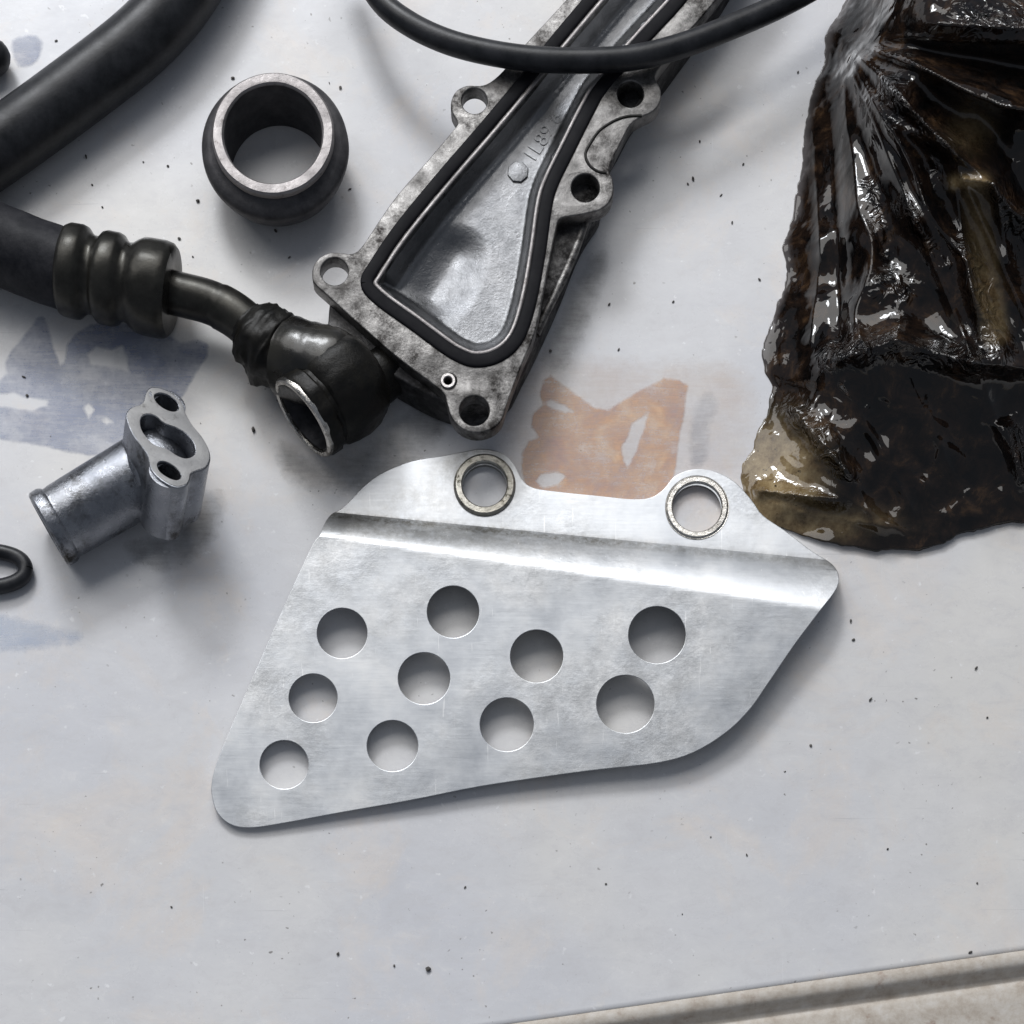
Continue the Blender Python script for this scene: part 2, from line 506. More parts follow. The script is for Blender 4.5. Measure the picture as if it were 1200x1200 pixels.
# ------------------------------------------------------------------ perforated aluminium guard plate
t = thing('guard_plate', 'bent aluminium guard plate with ten drilled holes and two eyelets', 'plate', 600, 760)
out = [(249, 936), (248, 918), (256, 888), (280, 830), (305, 773), (330, 716), (352, 668), (367, 637), (374, 628), (380, 614), (388, 603), (400, 596),
       (412, 585), (428, 568), (450, 553), (482, 541), (520, 534), (545, 529), (566, 526), (588, 531), (603, 545), (612, 562), (626, 572), (660, 577), (700, 581), (740, 585), (763, 583),
       (778, 573), (791, 558), (812, 550), (836, 552), (860, 564), (880, 585), (894, 604), (920, 622), (950, 645), (975, 661), (983, 676), (979, 692), (960, 717), (930, 757), (900, 801),
       (878, 832), (850, 859), (812, 882), (770, 894), (700, 902), (640, 910), (560, 922), (480, 938), (400, 952), (330, 965), (292, 970), (270, 966), (255, 953)]
holes = [(401, 742, 29.5), (531, 717, 30.5), (629, 769, 31), (770, 744, 33.5), (367, 818, 28.5), (497, 795, 30.5), (594, 849, 31.5), (733, 825, 34), (460, 874, 30), (333, 896, 28.5)]
cA, cB = Vector((400, 601)), Vector((980, 657))
cd = (cB - cA).normalized()
cn = Vector((-cd.y, cd.x))
def plate_z(px, py):
    """height of the sheet's top face (layout units), traced position -> height"""
    p = Vector((px, py)) - cA
    s = p.dot(cd)
    d = p.dot(cn)
    wd = 30 + 28 * min(max(s / 560, 0), 1.05)
    main = 36.0 - 0.072 * d + 0.008 * s
    fl = 9.0
    k = min(max(d / wd, 0), 1)
    k = 1 - (1 - k) ** 1.4
    return fl + (main - fl) * k
loops = [loopW(cr(out, 4), 0)] + [circ(x, y, r) for x, y, r in holes] + [circ(568, 571, 26), circ(816, 598, 29)]
me = fill2d(loops, -11 * S, 0, 0.7 * S, bres=1)
bm = bmesh.new()
bm.from_mesh(me)
for d in list(range(-6, 66, 3)) + list(range(90, 420, 24)):
    q = cA + cn * d
    nn = Vector((cn.x, -cn.y, 0))
    bmesh.ops.bisect_plane(bm, geom=bm.verts[:] + bm.edges[:] + bm.faces[:], plane_co=W(q.x, q.y, 0), plane_no=nn, dist=1e-8)
for k in range(-100, 700, 60):
    q = cA + cd * k
    bmesh.ops.bisect_plane(bm, geom=bm.verts[:] + bm.edges[:] + bm.faces[:], plane_co=W(q.x, q.y, 0), plane_no=Vector((cd.x, -cd.y, 0)), dist=1e-8)
dirt = []
for v in bm.verts:
    px, py = v.co.x / S + 600, 600 - v.co.y / S
    z = plate_z(px, py) + v.co.z / S
    p = Vector((px, py)) - cA
    d = p.dot(cn)
    s = p.dot(cd)
    e = math.exp(-((d - 4) / 6.0) ** 2) * (0.95 if s < 330 else 0.55)
    e = max(e, 0.55 * math.exp(-((d - 14) / 22.0) ** 2) * sstep(420, 120, s))
    e = max(e, 0.8 * math.exp(-(((px - 566) / 34) ** 2 + ((py - 545) / 30) ** 2)))
    e = max(e, 0.42 * math.exp(-(((px - 505) / 60) ** 2 + ((py - 585) / 26) ** 2)))
    e = max(e, 0.35 * math.exp(-(((px - 640) / 40) ** 2 + ((py - 905) / 9) ** 2)))
    dirt.append(e)
    nv = W(px, py, z)
    v.co = nv
bm.to_mesh(me)
bm.free()
at = me.attributes.new('dirt', 'FLOAT', 'POINT')
at.data.foreach_set('value', dirt)
link('sheet', me, ALU, t, True, 12)
def eyelet(px, py, ri, ro, mat, hi, zt):
    c = W(px, py, 0)
    c.z = 0.4 * S
    prof = [(ri, 0), (ri, hi - 1.5), (ri + 1.5, hi), (ro - 2.5, hi), (ro, hi - 2), (ro + 0.3, zt + 0.2), (ro - 2.5, zt - 1), (ro - 2.5, 0)]
    return lathe(prof, c, (0, 0, 1), 56)
link('eyelet', eyelet(568, 573, 26, 36, BRASSY, 12.5, 9.3), BRASSY, t)
link('eyelet', eyelet(816, 599, 28.5, 37, ALU, 11.0, 9.3), BRIGHT, t)

# ------------------------------------------------------------------ ring seal
rc = W(328, 204, 0)
t = thing('metal_ring', 'dark metal ring with a bright worn rim standing alone on the panel', 'ring', 328, 204)
t.location = rc
body = [(56, 1), (57, 0.2), (59, 0.2), (63, 6), (70, 15), (77, 26), (82, 37), (84.5, 46), (84, 51), (81, 55), (75, 58.5), (69, 61), (66.5, 64), (66.5, 71.5), (60, 72), (56, 72)]
link('ring_body', lathe(body, rc, (0, 0, 1), 96, wob=0.5), IRON, t, True, 50)
rimp = [(56.2, 70), (56.4, 73.6), (58.2, 75.6), (60.0, 75.9), (67.6, 75.6), (69.8, 73.4), (69.6, 67), (66, 66)]
link('rim', lathe(rimp, rc, (0, 0, 1), 96, wob=0.5), WORN, t, True, 30)

# ------------------------------------------------------------------ thick black hose in the corner and rubber end
t = thing('thick_hose', 'thick smooth black rubber hose crossing the upper left corner', 'hose', 100, 110)
pth = cr([(*W(-160, 290, 34)[:],), W(-60, 214, 34), W(20, 158, 34), W(95, 103, 34), W(160, 52, 35), W(205, 5, 36), W(240, -50, 38), W(270, -120, 40)], 8, False)
link('hose_body', tube(pth, 37, 28), RUBBER, t, True, 60)
t = thing('rubber_plug', 'rounded black rubber end poking in at the upper left edge', 'rubber plug', -20, 70)
pth = [W(-90, 80, 20), W(-60, 76, 20), W(-30, 71, 20), W(-12, 68, 20), W(-2, 66.5, 20), W(6, 65.5, 20), W(10, 65, 20), W(12, 64.8, 20)]
link('plug_body', tube(pth, [20, 20, 20, 20, 18.5, 14, 8, 2], 24), RUBBER, t, True, 60)

# ------------------------------------------------------------------ hose assembly with crimped collar and banjo end
t = thing('banjo_hose', 'oily hydraulic hose with crimped collar, bent tube and banjo end', 'hose', 210, 370)
hz = 50
ax0, ax1 = W(-160, 250, hz), W(82, 318, hz)
pth = [ax0.lerp(ax1, k / 24) for k in range(25)]
pth = [p + Vector((0, 10 * S * math.sin(i / 24 * math.pi) ** 2, 0)) for i, p in enumerate(pth)]
link('rubber_hose', tube(pth, 42, 40, wob=0.035), HOSE, t, True, 60)
a = (W(205, 342, hz) - W(82, 316, hz))
fo = W(78, 316, hz)
L = a.length / S
fprof = [(30, -4), (42, -4), (46, -2), (48, 2), (48.5, 16), (47, 21), (42.5, 25), (40, 29), (40, 34), (42, 37), (46.5, 41), (48, 46), (48, 58), (46.5, 63), (42, 67), (40.5, 71), (41.5, 76), (46, 82), (49, 88), (49.8, 96), (49.8, 113), (48.5, 120), (45, 124), (34, 125.5), (22, 124), (20, 118)]
link('crimp_collar', lathe(fprof, fo, a, 64, wob=0.8), TUBE, t, True, 40)
tp = cr([W(185, 339, hz), W(215, 346, hz), W(245, 354, hz + 1), W(270, 366, hz + 2), (W(290, 381, hz + 2)), W(308, 398, hz + 2), W(325, 413, hz)], 8, False)
link('bent_tube', tube(tp, [23] * 20 + [24] * (len(tp) - 20), 32), TUBE, t, True, 60)
cp = cr([W(290, 381, hz + 2), W(300, 391, hz + 2), W(310, 400, hz + 2), W(322, 410, hz), W(336, 420, hz), W(356, 434, hz)], 6, False)
nC = len(cp)
link('weld_collar', tube(cp, [26 + 12 * sstep(0, 0.2, i / nC) - 3 * math.sin(i / nC * 9) for i in range(nC)], 32, wob=0.18), SOOT, t, True, 60)
bn = Vector((-0.73, -0.66, 0.10)).normalized()
bc = W(356, 490, 64)
bprof = [(41, -1), (42, 0), (44, 0), (48, -2), (49.5, -6), (49.5, -18), (47, -21), (47, -25), (51, -28), (55, -40), (57, -56), (55.5, -72), (50, -86), (41, -95), (26, -101), (10, -102), (10, -40), (38, -38)]
bj = link('banjo_eye', lathe(bprof, bc, bn, 96, wob=3.2), SOOT, t, True, 40)
link('sealing_face', lathe([(41.5, -4), (41.5, 1.6), (42.5, 2.8), (45, 2.8), (47, 1.5), (48, -1), (48, -4)], bc, bn, 72, wob=0.7), BRIGHT, bj, True, 35)
link('bore_liner', lathe([(36.5, -36), (40.4, -2), (39.2, -2), (33, -36)], bc, bn, 56), DARKBORE, bj, True, 35)
# upper neck lump where the tube meets the eye
kp = [W(340, 420, 58), W(354, 424, 64), W(370, 428, 68), W(388, 432, 70), W(404, 438, 69), W(420, 446, 64)]
kp = cr(kp, 6, False)
nk = len(kp)
link('neck', tube(kp, [43 * math.sqrt(max(0.02, 1 - max(0, (i / (nk - 1) - 0.55) / 0.46) ** 2)) for i in range(nk)], 32, wob=0.05), OILY, t, True, 60)
sp = [bc - bn * 84 * S, bc - bn * 110 * S, bc - bn * 134 * S, bc - bn * 150 * S]
link('stub', tube([p + Vector((6 * S, -6 * S, -22 * S)) for p in sp], [30, 30, 29, 27], 32, wob=0.04), SOOT, t, True, 50)

# ------------------------------------------------------------------ long cast cover with seal
ZT = 72.0
t = thing('engine_cover', 'long cast aluminium cover with black perimeter seal and bolt lugs', 'engine cover', 570, 280)
outl = [(366, 326), (367, 312), (374, 302), (386, 296), (400, 296), (412, 297), (423, 290), (440, 265), (465, 229), (500, 189), (532, 151), (536, 143), (529, 130), (529, 117), (535, 106), (547, 100), (562, 100), (574, 96), (590, 82), (615, 52), (663, 0), (720, -66), (790, -150),
        (900, -150), (905, -100), (868, -40), (835, 5), (800, 45), (780, 70), (770, 84), (768, 92), (774, 104), (774, 118), (766, 130), (752, 137), (739, 146), (728, 166), (719, 184), (714, 198), (718, 210), (719, 224), (714, 237), (703, 246), (688, 250), (672, 253), (657, 256), (652, 268),
        (642, 315), (633, 362), (626, 392), (612, 426), (602, 452), (594, 474), (588, 492), (576, 503), (558, 507), (541, 502), (529, 489), (523, 470), (516, 457), (467, 420), (430, 388), (400, 361), (380, 343), (369, 333)]
seal = [(430, 333), (440, 312), (470, 268), (520, 207), (565, 155), (607, 105), (650, 51), (692, 1), (740, -56), (780, -100), (820, -112), (846, -86), (836, -52), (795, 2), (752, 49), (707, 101), (690, 129), (667, 175), (648, 214), (640, 240), (633, 290), (624, 342), (613, 383), (600, 406), (580, 420), (556, 424), (536, 417), (520, 407), (485, 381), (445, 352)]
ss = cr(seal, 6)
def inset(poly, d):
    n = len(poly)
    area2 = sum(poly[i].x * poly[(i + 1) % n].y - poly[(i + 1) % n].x * poly[i].y for i in range(n))
    sg = 1 if area2 > 0 else -1
    res = []
    for i in range(n):
        tt = (poly[(i + 2) % n] - poly[(i - 2) % n]).normalized()
        res.append(poly[i] + Vector((-tt.y, tt.x)) * d * sg)
    return res
opening = inset(ss, 13.0)
lugs = [(392, 318, 15.5), (556, 118, 14.5), (739, 110, 15), (686, 220, 16), (556, 481, 17)]
loops = [loopW(cr(outl, 3), ZT), loopW(opening, ZT)] + [circ(x, y, r, 32, ZT) for x, y, r in lugs] + [circ(527, 446, 8, 20, ZT)]
cover = link('flange', fill2d(loops, (ZT - 20) * S, ZT * S, 1.6 * S), CAST, t, True, 35)
# black seal
sw = [W(p.x, p.y, ZT - 1.5) for p in ss]
sw.append(sw[0].copy())
link('rubber_seal', tube(sw, 7.6, 16, False, prof=lambda c, s: (math.copysign(abs(c) ** 0.5, c) * 0.55, math.copysign(abs(s) ** 0.6, s))), SEAL, t, True, 60)
# machined lip inside the seal
lipi = inset(ss, 10.3)
lw = [W(p.x, p.y, ZT + 0.2) for p in lipi]
lw.append(lw[0].copy())
link('inner_lip', tube(lw, 2.3, 10, False, prof=lambda c, s: (c * 0.6, s)), WORN, t, True, 60)
# recess
bd = [Vector((p.x, p.y)) for p in opening]
nb = len(bd)
left_wall_a, left_wall_b = Vector((430, 333)), Vector((760, -80))
minx, maxx = min(p.x for p in bd), max(p.x for p in bd)
miny, maxy = min(p.y for p in bd), max(p.y for p in bd)
pts = [p.copy() for p in bd]
step = 2.5
y = miny
while y < maxy:
    x = minx
    while x < maxx:
        q = Vector((x + random.uniform(-.4, .4), y + random.uniform(-.4, .4)))
        if inside(q, bd):
            pts.append(q)
        x += step
    y += step
res = delaunay_2d_cdt(pts, [(i, (i + 1) % nb) for i in range(nb)], [], 1, 1e-4)
cs = [bd[i] for i in range(0, nb, 2)]
def recess_z(q):
    dmin, dleft = 1e9, 1e9
    n = len(cs)
    for i in range(n):
        a_, b_ = cs[i], cs[(i + 1) % n]
        mid = (a_ + b_) / 2
        dd, _ = seg_d(q, a_, b_)
        # the long left-hand wall is a wide slope
        isleft = (mid.y < 322 and ((mid.x - 445) * 0.78 + (mid.y - 330) * 0.625) < 22 + 0.0)
        if isleft:
            dleft = min(dleft, dd)
        else:
            dmin = min(dmin, dd)
    kz = min(sstep(0, 9, dmin), min(1.0, dleft / 23))
    z = ZT - 4 - 25 * kz + 2.2 * math.exp(-((dleft - 24) / 2.6) ** 2) * sstep(0, 20, dmin)
    # ladle-shaped scoop
    a_, b_ = Vector((482, 388)), Vector((535, 300))
    dd, tt = seg_d(q, a_, b_)
    rl = 12 + 34 * math.sin(math.pi * (0.10 + 0.62 * tt)) ** 0.9
    z -= 12 * (0.7 * sstep(rl + 3, 0, dd) + 0.3 * max(0.0, 1 - dd / rl)) * sstep(0, 26, dmin)
    # round the floor gently
    z += 1.2 * noise.noise(Vector((q.x * 0.02, q.y * 0.02, 3)))
    # casting step beneath the tube
    return z
vs = [W(q.x, q.y, recess_z(q)) for q in res[0]]
link('recess', mesh_from(vs, [tuple(f) for f in res[2]]), FLOOR, t, True, 70)
# floor marks: raised boss and cast characters
zf = ZT - 29
an = math.atan2(0.80, 0.60)
oc = W(607, 202, zf)
octo = [(oc.x + 12.5 * S * math.cos(k * math.pi / 4 + 0.3), oc.y + 12.5 * S * math.sin(k * math.pi / 4 + 0.3)) for k in range(8)]
link('cast_boss', fill2d([octo], (zf - 2) * S, (zf + 1.8) * S, 1.0 * S), FLOOR, t, True, 40)
def text(body, size, loc, ang, mat, parent, name, ex):
    cu = bpy.data.curves.new('t', 'FONT')
    cu.body = body
    cu.size = size * S
    cu.extrude = ex * S
    cu.align_x = 'LEFT'
    ob = bpy.data.objects.new('t', cu)
    col.objects.link(ob)
    dg = bpy.context.evaluated_depsgraph_get()
    me = bpy.data.meshes.new_from_object(ob.evaluated_get(dg))
    bpy.data.objects.remove(ob)
    bpy.data.curves.remove(cu)
    me.materials.clear()
    me.transform(Matrix.Translation(loc) @ Matrix.Rotation(ang, 4, 'Z'))
    return link(name, me, mat, parent, False)
text('1L89 6', 23, W(625, 192, zf - 0.2), math.radians(57), FLOOR, t, 'cast_marking', 0.75)
# body beneath the flange
wallo = [(388, 350), (385, 372), (386, 392), (404, 404), (440, 428), (480, 452), (512, 468), (545, 476), (590, 464), (612, 428), (636, 380), (658, 330), (676, 284), (690, 258), (704, 236), (706, 210), (708, 190), (726, 158), (742, 128), (764, 100), (800, 52), (870, -50), (880, -120), (800, -130), (672, 15), (612, 88), (585, 122), (556, 158), (486, 244), (436, 306), (412, 340), (396, 345)]
link('side_wall', fill2d([loopW(cr(wallo, 3), 52), loopW(opening, 52)], 3 * S, (ZT - 18.5) * S, 2.5 * S), WALL, t, True, 40)
# ribs / fins on the right-hand side and web outline between the lugs
rb = [W(x, y, ZT - 0.6) for x, y in cr([(752, 136), (735, 137), (720, 142), (703, 153), (692, 168), (686, 181), (690, 193), (700, 201), (711, 203)], 5, False)]
link('pocket_shadow_line', tube(rb, 1.9, 8), SOOT, t, True, 60)  # black strand drawn for the shadow along the pocket edge
rb = [W(x, y, 50) for x, y in [(686, 258), (676, 288), (660, 326), (640, 366), (628, 392)]]
link('side_rib', tube(cr([tuple(p) for p in rb], 5, False), 5.0, 12, wob=0.1), CAST, t, True, 60)
# dowel beside the lowest lug
link('dowel', lathe([(4.5, -6), (4.5, 1.5), (5.5, 2.6), (8, 2.6), (8.8, 1.5), (8.8, -6)], W(525, 447, ZT), (0, 0, 1), 28), STEEL, t)

# ------------------------------------------------------------------ thin tube arching over the cover
t = thing('thin_tube', 'thin glossy black tube curving over the cast cover', 'tube', 690, 70)
tp = cr([W(400, -90, 60), W(424, -36, 66), W(447, 2, 72), W(480, 28, 78), W(522, 48, 84), W(570, 61, 88), W(625, 69, 90), (W(685, 71, 91)), W(745, 67, 91), W(800, 53, 88), W(858, 31, 82), W(915, 6, 74), W(970, -25, 66), W(1030, -70, 60)], 7, False)
link('tube_body', tube(tp, 12.6, 24), RUBBER, t, True, 60)

# ------------------------------------------------------------------ elbow fitting
t = thing('elbow_fitting', 'small stained aluminium elbow fitting with a two-bolt flange', 'pipe fitting', 140, 600)
pe, pj = W(56, 622, 42), W(168, 556, 44)
ad = (pj - pe)
pl = ad.length / S
pp = [(35, 1), (36, 0), (40, 0.3), (43, 3), (43.2, 12), (41.5, 16), (39.8, 18), (39.6, 21), (40.2, 24), (41, 60), (42, pl), (42, pl + 14), (34, pl + 30), (12, pl + 38), (12, pl + 10), (34, pl - 20), (35, 20)]
link('pipe', lathe(pp, pe, ad, 72), FIT, t, True, 32)
fn = Vector((0.27, 0.36, 0.893)).normalized()
fz = 104.0
fc = W(200, 512, fz)
# local frame of the flange face
ux = Vector((1, 0, 0)); ux = (ux - fn * ux.dot(fn)).normalized()
uy = fn.cross(ux)
camp = Vector(co.location)
def onface(px, py, off=0.0):
    g = W(px, py, 0)
    d = (g - camp)
    k = (fc + fn * off * S - camp).dot(fn) / d.dot(fn)
    p = camp + d * k - fc
    return (p.dot(ux), p.dot(uy))
ft = zoomtrace([(738, 122), (762, 111), (812, 118), (880, 150), (928, 200), (950, 260), (985, 322), (1040, 390), (1078, 460), (1088, 520), (1062, 568), (1012, 588), (978, 606), (970, 640), (950, 668), (900, 680), (850, 662), (790, 620), (752, 570), (735, 500), (700, 448), (650, 380), (620, 310), (613, 262), (640, 228), (690, 210), (712, 188), (722, 150)], 4.8, 20, 430)
port = zoomtrace([(700, 290), (730, 268), (780, 278), (830, 318), (900, 345), (960, 385), (997, 440), (995, 490), (950, 512), (900, 498), (840, 460), (770, 435), (715, 375), (697, 330)], 4.8, 20, 430)
b1 = zoomtrace([(775, 160), (810, 148), (860, 165), (900, 200), (905, 240), (870, 250), (820, 230), (782, 195)], 4.8, 20, 430)
b2 = zoomtrace([(790, 550), (815, 532), (860, 545), (905, 580), (922, 618), (895, 636), (850, 622), (805, 590)], 4.8, 20, 430)
p1 = zoomtrace([(742, 150), (752, 140), (760, 155), (752, 172)], 4.8, 20, 430)
FM = Matrix.Translation(fc) @ Matrix((( ux.x, uy.x, fn.x, 0), (ux.y, uy.y, fn.y, 0), (ux.z, uy.z, fn.z, 0), (0, 0, 0, 1)))
def onf(l, n=4):
    return [onface(p.x, p.y) for p in cr(l, n)]
lo = onf(ft)
fl = link('flange', fill2d([lo, onf(port), onf(b1), onf(b2)], -78 * S, 0, 1.4 * S, FM), [FIT], t, True, 32)
# machined face plate: same outline, a hair proud
def shrink(lp, k):
    cx = sum(p[0] for p in lp) / len(lp); cy = sum(p[1] for p in lp) / len(lp)
    return [((p[0] - cx) * k + cx, (p[1] - cy) * k + cy) for p in lp]
link('machined_face', fill2d([shrink(lo, 0.972), shrink(onf(port), 1.04), shrink(onf(b1), 1.06), shrink(onf(b2), 1.06), shrink(onf(p1), 1.0)], -1.0 * S, 0.5 * S, 0.2 * S, FM), FACE, fl, True, 32)
# bosses under the bolt holes and the elbow body
def cen(l):
    return sum(p[0] for p in l) / len(l), sum(p[1] for p in l) / len(l)
for bb, ln in ((b1, 62), (b2, 78)):
    x, y = onface(*cen(bb))
    c3 = FM @ Vector((x, y, 0))
    link('bolt_boss', lathe([(13.5, -ln), (21.5, -ln), (23.5, -ln + 3), (22, -3), (18, -2.4), (13.5, -4)], c3, fn, 48), FIT, fl, True, 35)
x, y = onface(*cen(port))
c3 = FM @ Vector((x, y, -40 * S))
pb = W(172, 556, 42)
bp = cr([tuple(FM @ Vector((x, y, -52 * S))), tuple(FM @ Vector((x, y, -60 * S))), tuple((c3 + pb) / 2 + Vector((2 * S, 2 * S, 2 * S))), tuple(pb), tuple(pb - ad.normalized() * 30 * S)], 6, False)
link('elbow_body', tube(bp, [35, 36, 37, 37, 38, 38, 39] + [40] * (len(bp) - 7), 40), FIT, t, True, 60)

# ------------------------------------------------------------------ o-ring loop on the left edge
t = thing('rubber_o_ring', 'small black rubber ring cut off by the left edge', 'o-ring', -20, 668)
pp = []
for k in range(65):
    a = 2 * math.pi * k / 64
    c, s = math.cos(a), math.sin(a)
    pp.append(W(-22 + 52 * math.copysign(abs(c) ** 0.85, c), 667 - 21.5 * math.copysign(abs(s) ** 0.9, s) - 5 * c * 0.0, 9))
link('ring_body', tube(pp, 8.6, 18, False), RUBBER, t, True, 60)

# ------------------------------------------------------------------ crumpled oily film bag
t = thing('plastic_bag', 'crumpled glossy brown-black plastic bag smeared with oil', 'plastic bag', 1080, 400)
Lc = cr([(1004, -140), (998, -70), (987, 0), (968, 50), (956, 100), (944, 140), (938, 200), (929, 255), (917, 284), (923, 330), (909, 356), (897, 400), (895, 434), (904, 456), (890, 500), (872, 548), (871, 580), (884, 606)], 8, False)
Bc = cr([(884, 606), (920, 622), (962, 635), (1000, 642), (1050, 646), (1082, 645), (1110, 635), (1150, 621), (1200, 610), (1290, 600), (1420, 585)], 8, False)
def samp(c, u):
    f = u * (len(c) - 1)
    i = min(int(f), len(c) - 2)
    return c[i].lerp(c[i + 1], f - i)
NU, NV = 230, 300
TL, TR, BL, BR = Vector((1004, -140)), Vector((1420, -140)), Vector((884, 606)), Vector((1420, 585))
K = Vector((984, 42))
ridges = [  # (a, b, height, width)
    (Vector((1030, 62)), Vector((1185, 118)), 26, 16), (Vector((1010, 70)), Vector((1120, 180)), 16, 13),
    (Vector((1110, 170)), Vector((1215, 400)), 18, 14), (Vector((1000, 90)), Vector((1075, 260)), 14, 12), (Vector((1075, 260)), Vector((1140, 420)), 14, 14),
    (Vector((952, 150)), Vector((962, 300)), 7, 8), (Vector((962, 300)), Vector((950, 400)), 6, 9), (Vector((985, 420)), Vector((1050, 398)), 20, 18),
    (Vector((1050, 398)), Vector((1140, 425)), 22, 18), (Vector((1140, 425)), Vector((1215, 432)), 22, 18), (Vector((890, 575)), Vector((980, 585)), 11, 8),
    (Vector((930, 480)), Vector((990, 550)), 16, 14), (Vector((990, 450)), Vector((1070, 600)), 6, 10), (Vector((980, 575)), Vector((1060, 625)), 5, 9),
    (Vector((1100, 28)), Vector((1230, 34)), 22, 22), (Vector((1130, 210)), Vector((1165, 215)), 16, 10), (Vector((1165, 215)), Vector((1180, 300)), 13, 9),
    (Vector((1062, 440)), Vector((1140, 604)), 9, 20), (Vector((955, 470)), Vector((1030, 622)), 7, 14), (Vector((1150, 446)), Vector((1206, 596)), 9, 16), (Vector((940, 600)), Vector((1100, 628)), 4, 8),
    (Vector((1045, 150)), Vector((1130, 172)), 10, 9), (Vector((1175, 500)), Vector((1200, 560)), 12, 10), (Vector((1120, 225)), Vector((1150, 400)), 12, 9)]
vals = [(Vector((1010, 50)), Vector((1215, 85)), 30, 26), (Vector((1000, 110)), Vector((1040, 300)), 12, 14), (Vector((975, 140)), Vector((985, 400)), 14, 10), (Vector((1150, 130)), Vector((1215, 260)), 10, 14)]
def tri(x):
    f = x - math.floor(x)
    a = abs(2 * f - 1)
    return (a - 0.5) if a > 0.04 and a < 0.96 else (max(0.04, min(0.96, a)) - 0.5)
FAN = [(4, 5, 18), (21, 4, 36), (44, 5.5, 34), (63, 4.5, 28), (84, 4, 15)]
vs, fs, amb, rim, crk = [], [], [], [], []
CRINKLE = [((1050, 115), (1105, 165), 20), ((1095, 190), (1100, 215), 9), ((1130, 290), (1168, 415), 15), ((1175, 225), (1200, 290), 14), ((968, 424), (1000, 400), 13), ((1000, 410), (1140, 425), 13), ((1140, 22), (1230, 26), 22), ((930, 478), (990, 555), 13), ((1035, 340), (1060, 345), 16), ((1060, 240), (1110, 310), 9), ((1185, 505), (1200, 560), 9), ((895, 572), (985, 592), 8), ((1020, 220), (1040, 300), 9)]
for j in range(NV + 1):
    v = j / NV
    l = samp(Lc, v); r = TR.lerp(BR, v)
    for i in range(NU + 1):
        u = (i / NU) ** 1.25
        tb, bb = TL.lerp(TR, u), samp(Bc, u)
        p = (1 - u) * l + u * r + (1 - v) * tb + v * bb - ((1 - u) * (1 - v) * TL + u * (1 - v) * TR + (1 - u) * v * BL + u * v * BR)
        q = Vector((p.x, p.y))
        dl_ = u * 480
        db = (1 - v) * 640
        dt = v * 746
        env = sstep(-12, 130, dl_) * (0.10 + 0.90 * sstep(0, 205, db)) 
        edge = sstep(0, 46, dl_) * sstep(0, 36, db)
        far = 1 - sstep(0.8, 1.0, u) * 0.97
        top = sstep(0, 60, dt)
        z = (66 + 92 * (1 - sstep(-40, 440, q.y)) if q.y < 440 else 66) * env * far * (0.2 + 0.8 * top)
        for a_, b_, h_, w_ in ridges:
            d_, t_ = seg_d(q, a_, b_)
            if d_ < w_ * 4:
                z += h_ * math.exp(-d_ / w_) * edge
        for a_, b_, h_, w_ in vals:
            d_, t_ = seg_d(q, a_, b_)
            if d_ < w_ * 3:
                z -= h_ * math.exp(-(d_ / w_) ** 2) * edge * env
        # broad folds fanning out from the gathered corner
        wp = noise.noise(Vector((q.x, q.y, 0)) * 0.012)
        wp2 = noise.noise(Vector((q.x, q.y, 30)) * 0.022)
        rel = q - K
        th = math.degrees(math.atan2(rel.y, rel.x + 1e-6)) + 5 * wp
        rr = rel.length
        fan = 0.0
        for t0, w0, h0 in FAN:
            fan += h0 * math.exp(-abs(th - t0) / w0)
        front = sstep(415, 450, q.y)
        z += edge * far * (0.3 + 0.7 * env) * fan * min(rr / 170, 1.0) * (1 - front)
        z += edge * far * (10 * (0.25 - abs(wp)) + 3 * (0.2 - abs(wp2)))
        fr = sstep(435, 470, q.y) * edge * far
        if fr > 0:
            f1 = abs(noise.noise(Vector((q.x * 0.016 + q.y * 0.010, q.y * 0.006 - q.x * 0.004, 12))))
            f2 = abs(noise.noise(Vector((q.x * 0.030 - q.y * 0.022, q.y * 0.016 + q.x * 0.012, 31))))
            z += fr * (13 * (0.22 - f1) + 6 * (0.2 - f2))
        z = max(z, 1.2 + 1.2 * noise.noise(Vector((q.x, q.y, 5)) * 0.06)) if min(dl_, db) > 2 else 0.3
        # ragged boundary
        jig = Vector((noise.noise(Vector((q.x, q.y, 2)) * 0.035) * 5 + noise.noise(Vector((q.x, q.y, 6)) * 0.14) * 1.6, noise.noise(Vector((q.x, q.y, 8)) * 0.035) * 5 + noise.noise(Vector((q.x, q.y, 9)) * 0.14) * 1.6)) * (1 - sstep(0, 40, min(dl_, db)))
        vs.append(W(p.x + jig.x, p.y + jig.y, z * far if u > 0.97 else z))
        am = math.exp(-(((q.x - 905) / 52) ** 2 + ((q.y - 560) / 62) ** 2) ** 1.4)
        am = max(am, 0.8 * math.exp(-(((q.x - 960) / 60) ** 2 + ((q.y - 612) / 16) ** 2)))
        d_, t_ = seg_d(q, Vector((1142, 225)), Vector((1166, 390)))
        am = max(am, 0.34 * math.exp(-(d_ / 16) ** 4))
        d_, t_ = seg_d(q, Vector((1120, 213)), Vector((1150, 213)))
        am = max(am, 1.0 * math.exp(-(d_ / 8) ** 2))
        am = max(am, 0.4 * math.exp(-((q - Vector((1140, 150))).length / 22) ** 2))
        amb.append(min(1, am))
        crk.append(max(math.exp(-(seg_d(q, Vector(c_[0]), Vector(c_[1]))[0] / c_[2]) ** 2) for c_ in CRINKLE))
        rim.append(0.75 * sstep(16, 2, dl_ + 6 * noise.noise(Vector((q.x, q.y, 4)) * 0.05)) * sstep(470, 400, q.y))
m_ = NU + 1
for j in range(NV):
    for i in range(NU):
        a_ = j * m_ + i
        fs.append((a_, a_ + m_, a_ + m_ + 1, a_ + 1))
me = mesh_from(vs, fs)
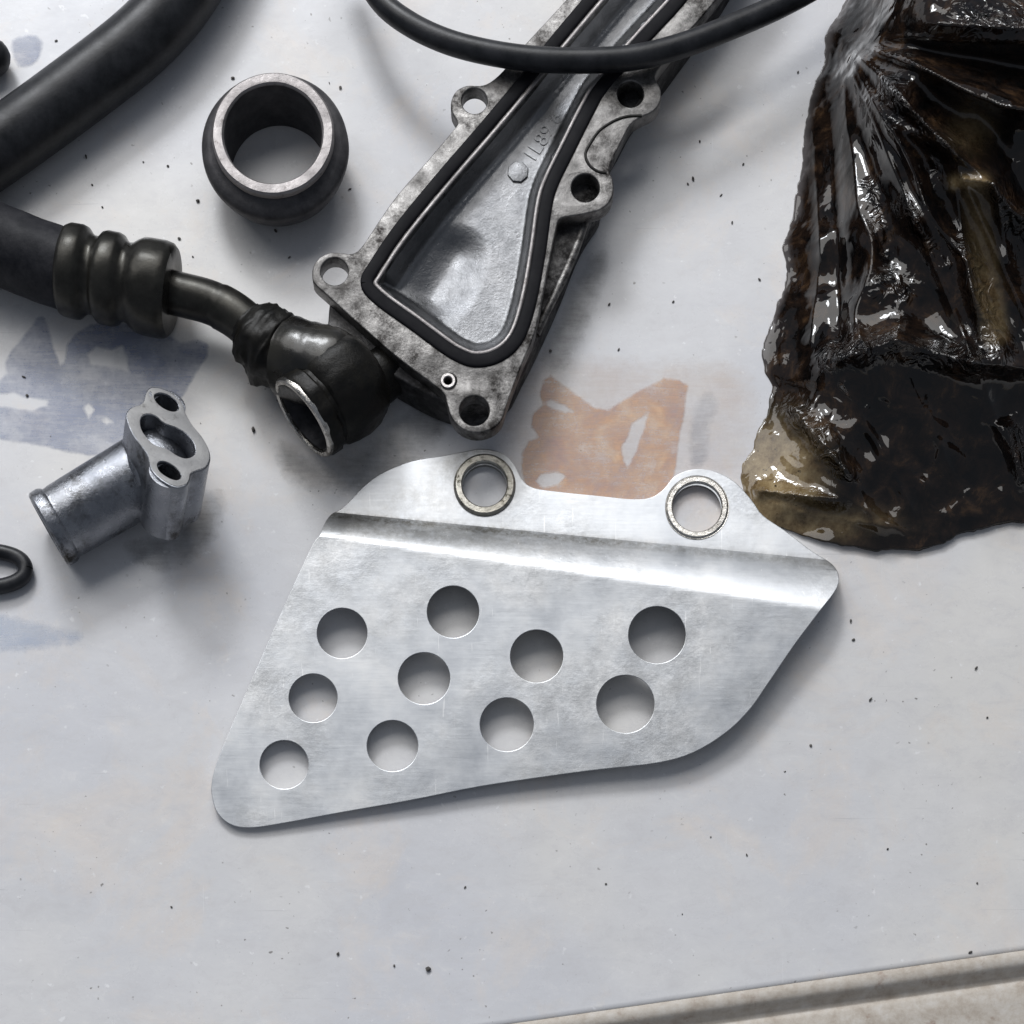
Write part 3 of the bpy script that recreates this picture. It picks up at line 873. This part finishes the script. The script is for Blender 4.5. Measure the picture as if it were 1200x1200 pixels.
for nm, dat in (('amber', amb), ('rimfilm', rim), ('crinkle', crk)):
    at = me.attributes.new(nm, 'FLOAT', 'POINT')
    at.data.foreach_set('value', dat)
link('film', me, BAG, t, True, 180)

# ------------------------------------------------------------------ grit and crumbs on the panel
spots = [(273, 92, 3), (399, 103, 3), (232, 236, 3.5), (323, 271, 3), (410, 222, 2), (101, 184, 2.4), (197, 195, 2.2), (168, 190, 1.6), (108, 217, 2), (120, 243, 2), (210, 280, 2.6), (226, 301, 1.8), (339, 302, 2), (297, 504, 4.5), (295, 447, 2), (32, 464, 3),
         (28, 442, 2.4), (502, 1136, 5), (396, 1118, 3), (462, 1132, 2.2), (545, 1040, 2), (201, 1063, 2), (997, 728, 2.6), (1000, 750, 2.8), (1144, 783, 2.6), (1020, 820, 2.6), (950, 874, 2.6), (1157, 841, 2), (875, 1002, 2), (833, 981, 1.6), (1145, 1035, 2), (1137, 1116, 3),
         (845, 229, 2), (858, 261, 2), (890, 328, 2.4), (871, 193, 2), (935, 85, 2), (714, 357, 2.5), (789, 354, 2), (710, 1036, 2), (160, 520, 2), (62, 120, 2), (66, 48, 2), (812, 210, 3), (806, 216, 2), (820, 166, 2), (1040, 995, 2), (712, 690, 0.1), (645, 412, 3), (725, 410, 2)]
for k in range(28):
    spots.append((random.uniform(-20, 1220), random.uniform(-20, 1190), random.choice([0.4, 0.5, 0.6, 0.7, 0.9, 1.3])))
bm = bmesh.new()
for x, y, r in spots:
    c = W(x, y, 0)
    g = bmesh.ops.create_icosphere(bm, subdivisions=1, radius=1)['verts']
    a = random.uniform(0, 3.14)
    el = random.uniform(1.0, 1.9)
    for v in g:
        q = v.co * random.uniform(0.75, 1.15)
        q = Vector((q.x * el, q.y / el ** 0.5, q.z * 0.55))
        q.rotate(Matrix.Rotation(a, 3, 'Z'))
        v.co = c + q * r * 0.7 * S + Vector((0, 0, r * 0.4 * S))
me = bpy.data.meshes.new('grit')
bm.to_mesh(me)
bm.free()
o = link('grit', me, GRIT, None, True, 60)
o['kind'] = 'stuff'
o['label'] = 'dark specks of grit scattered over the white panel'
o['category'] = 'grit'
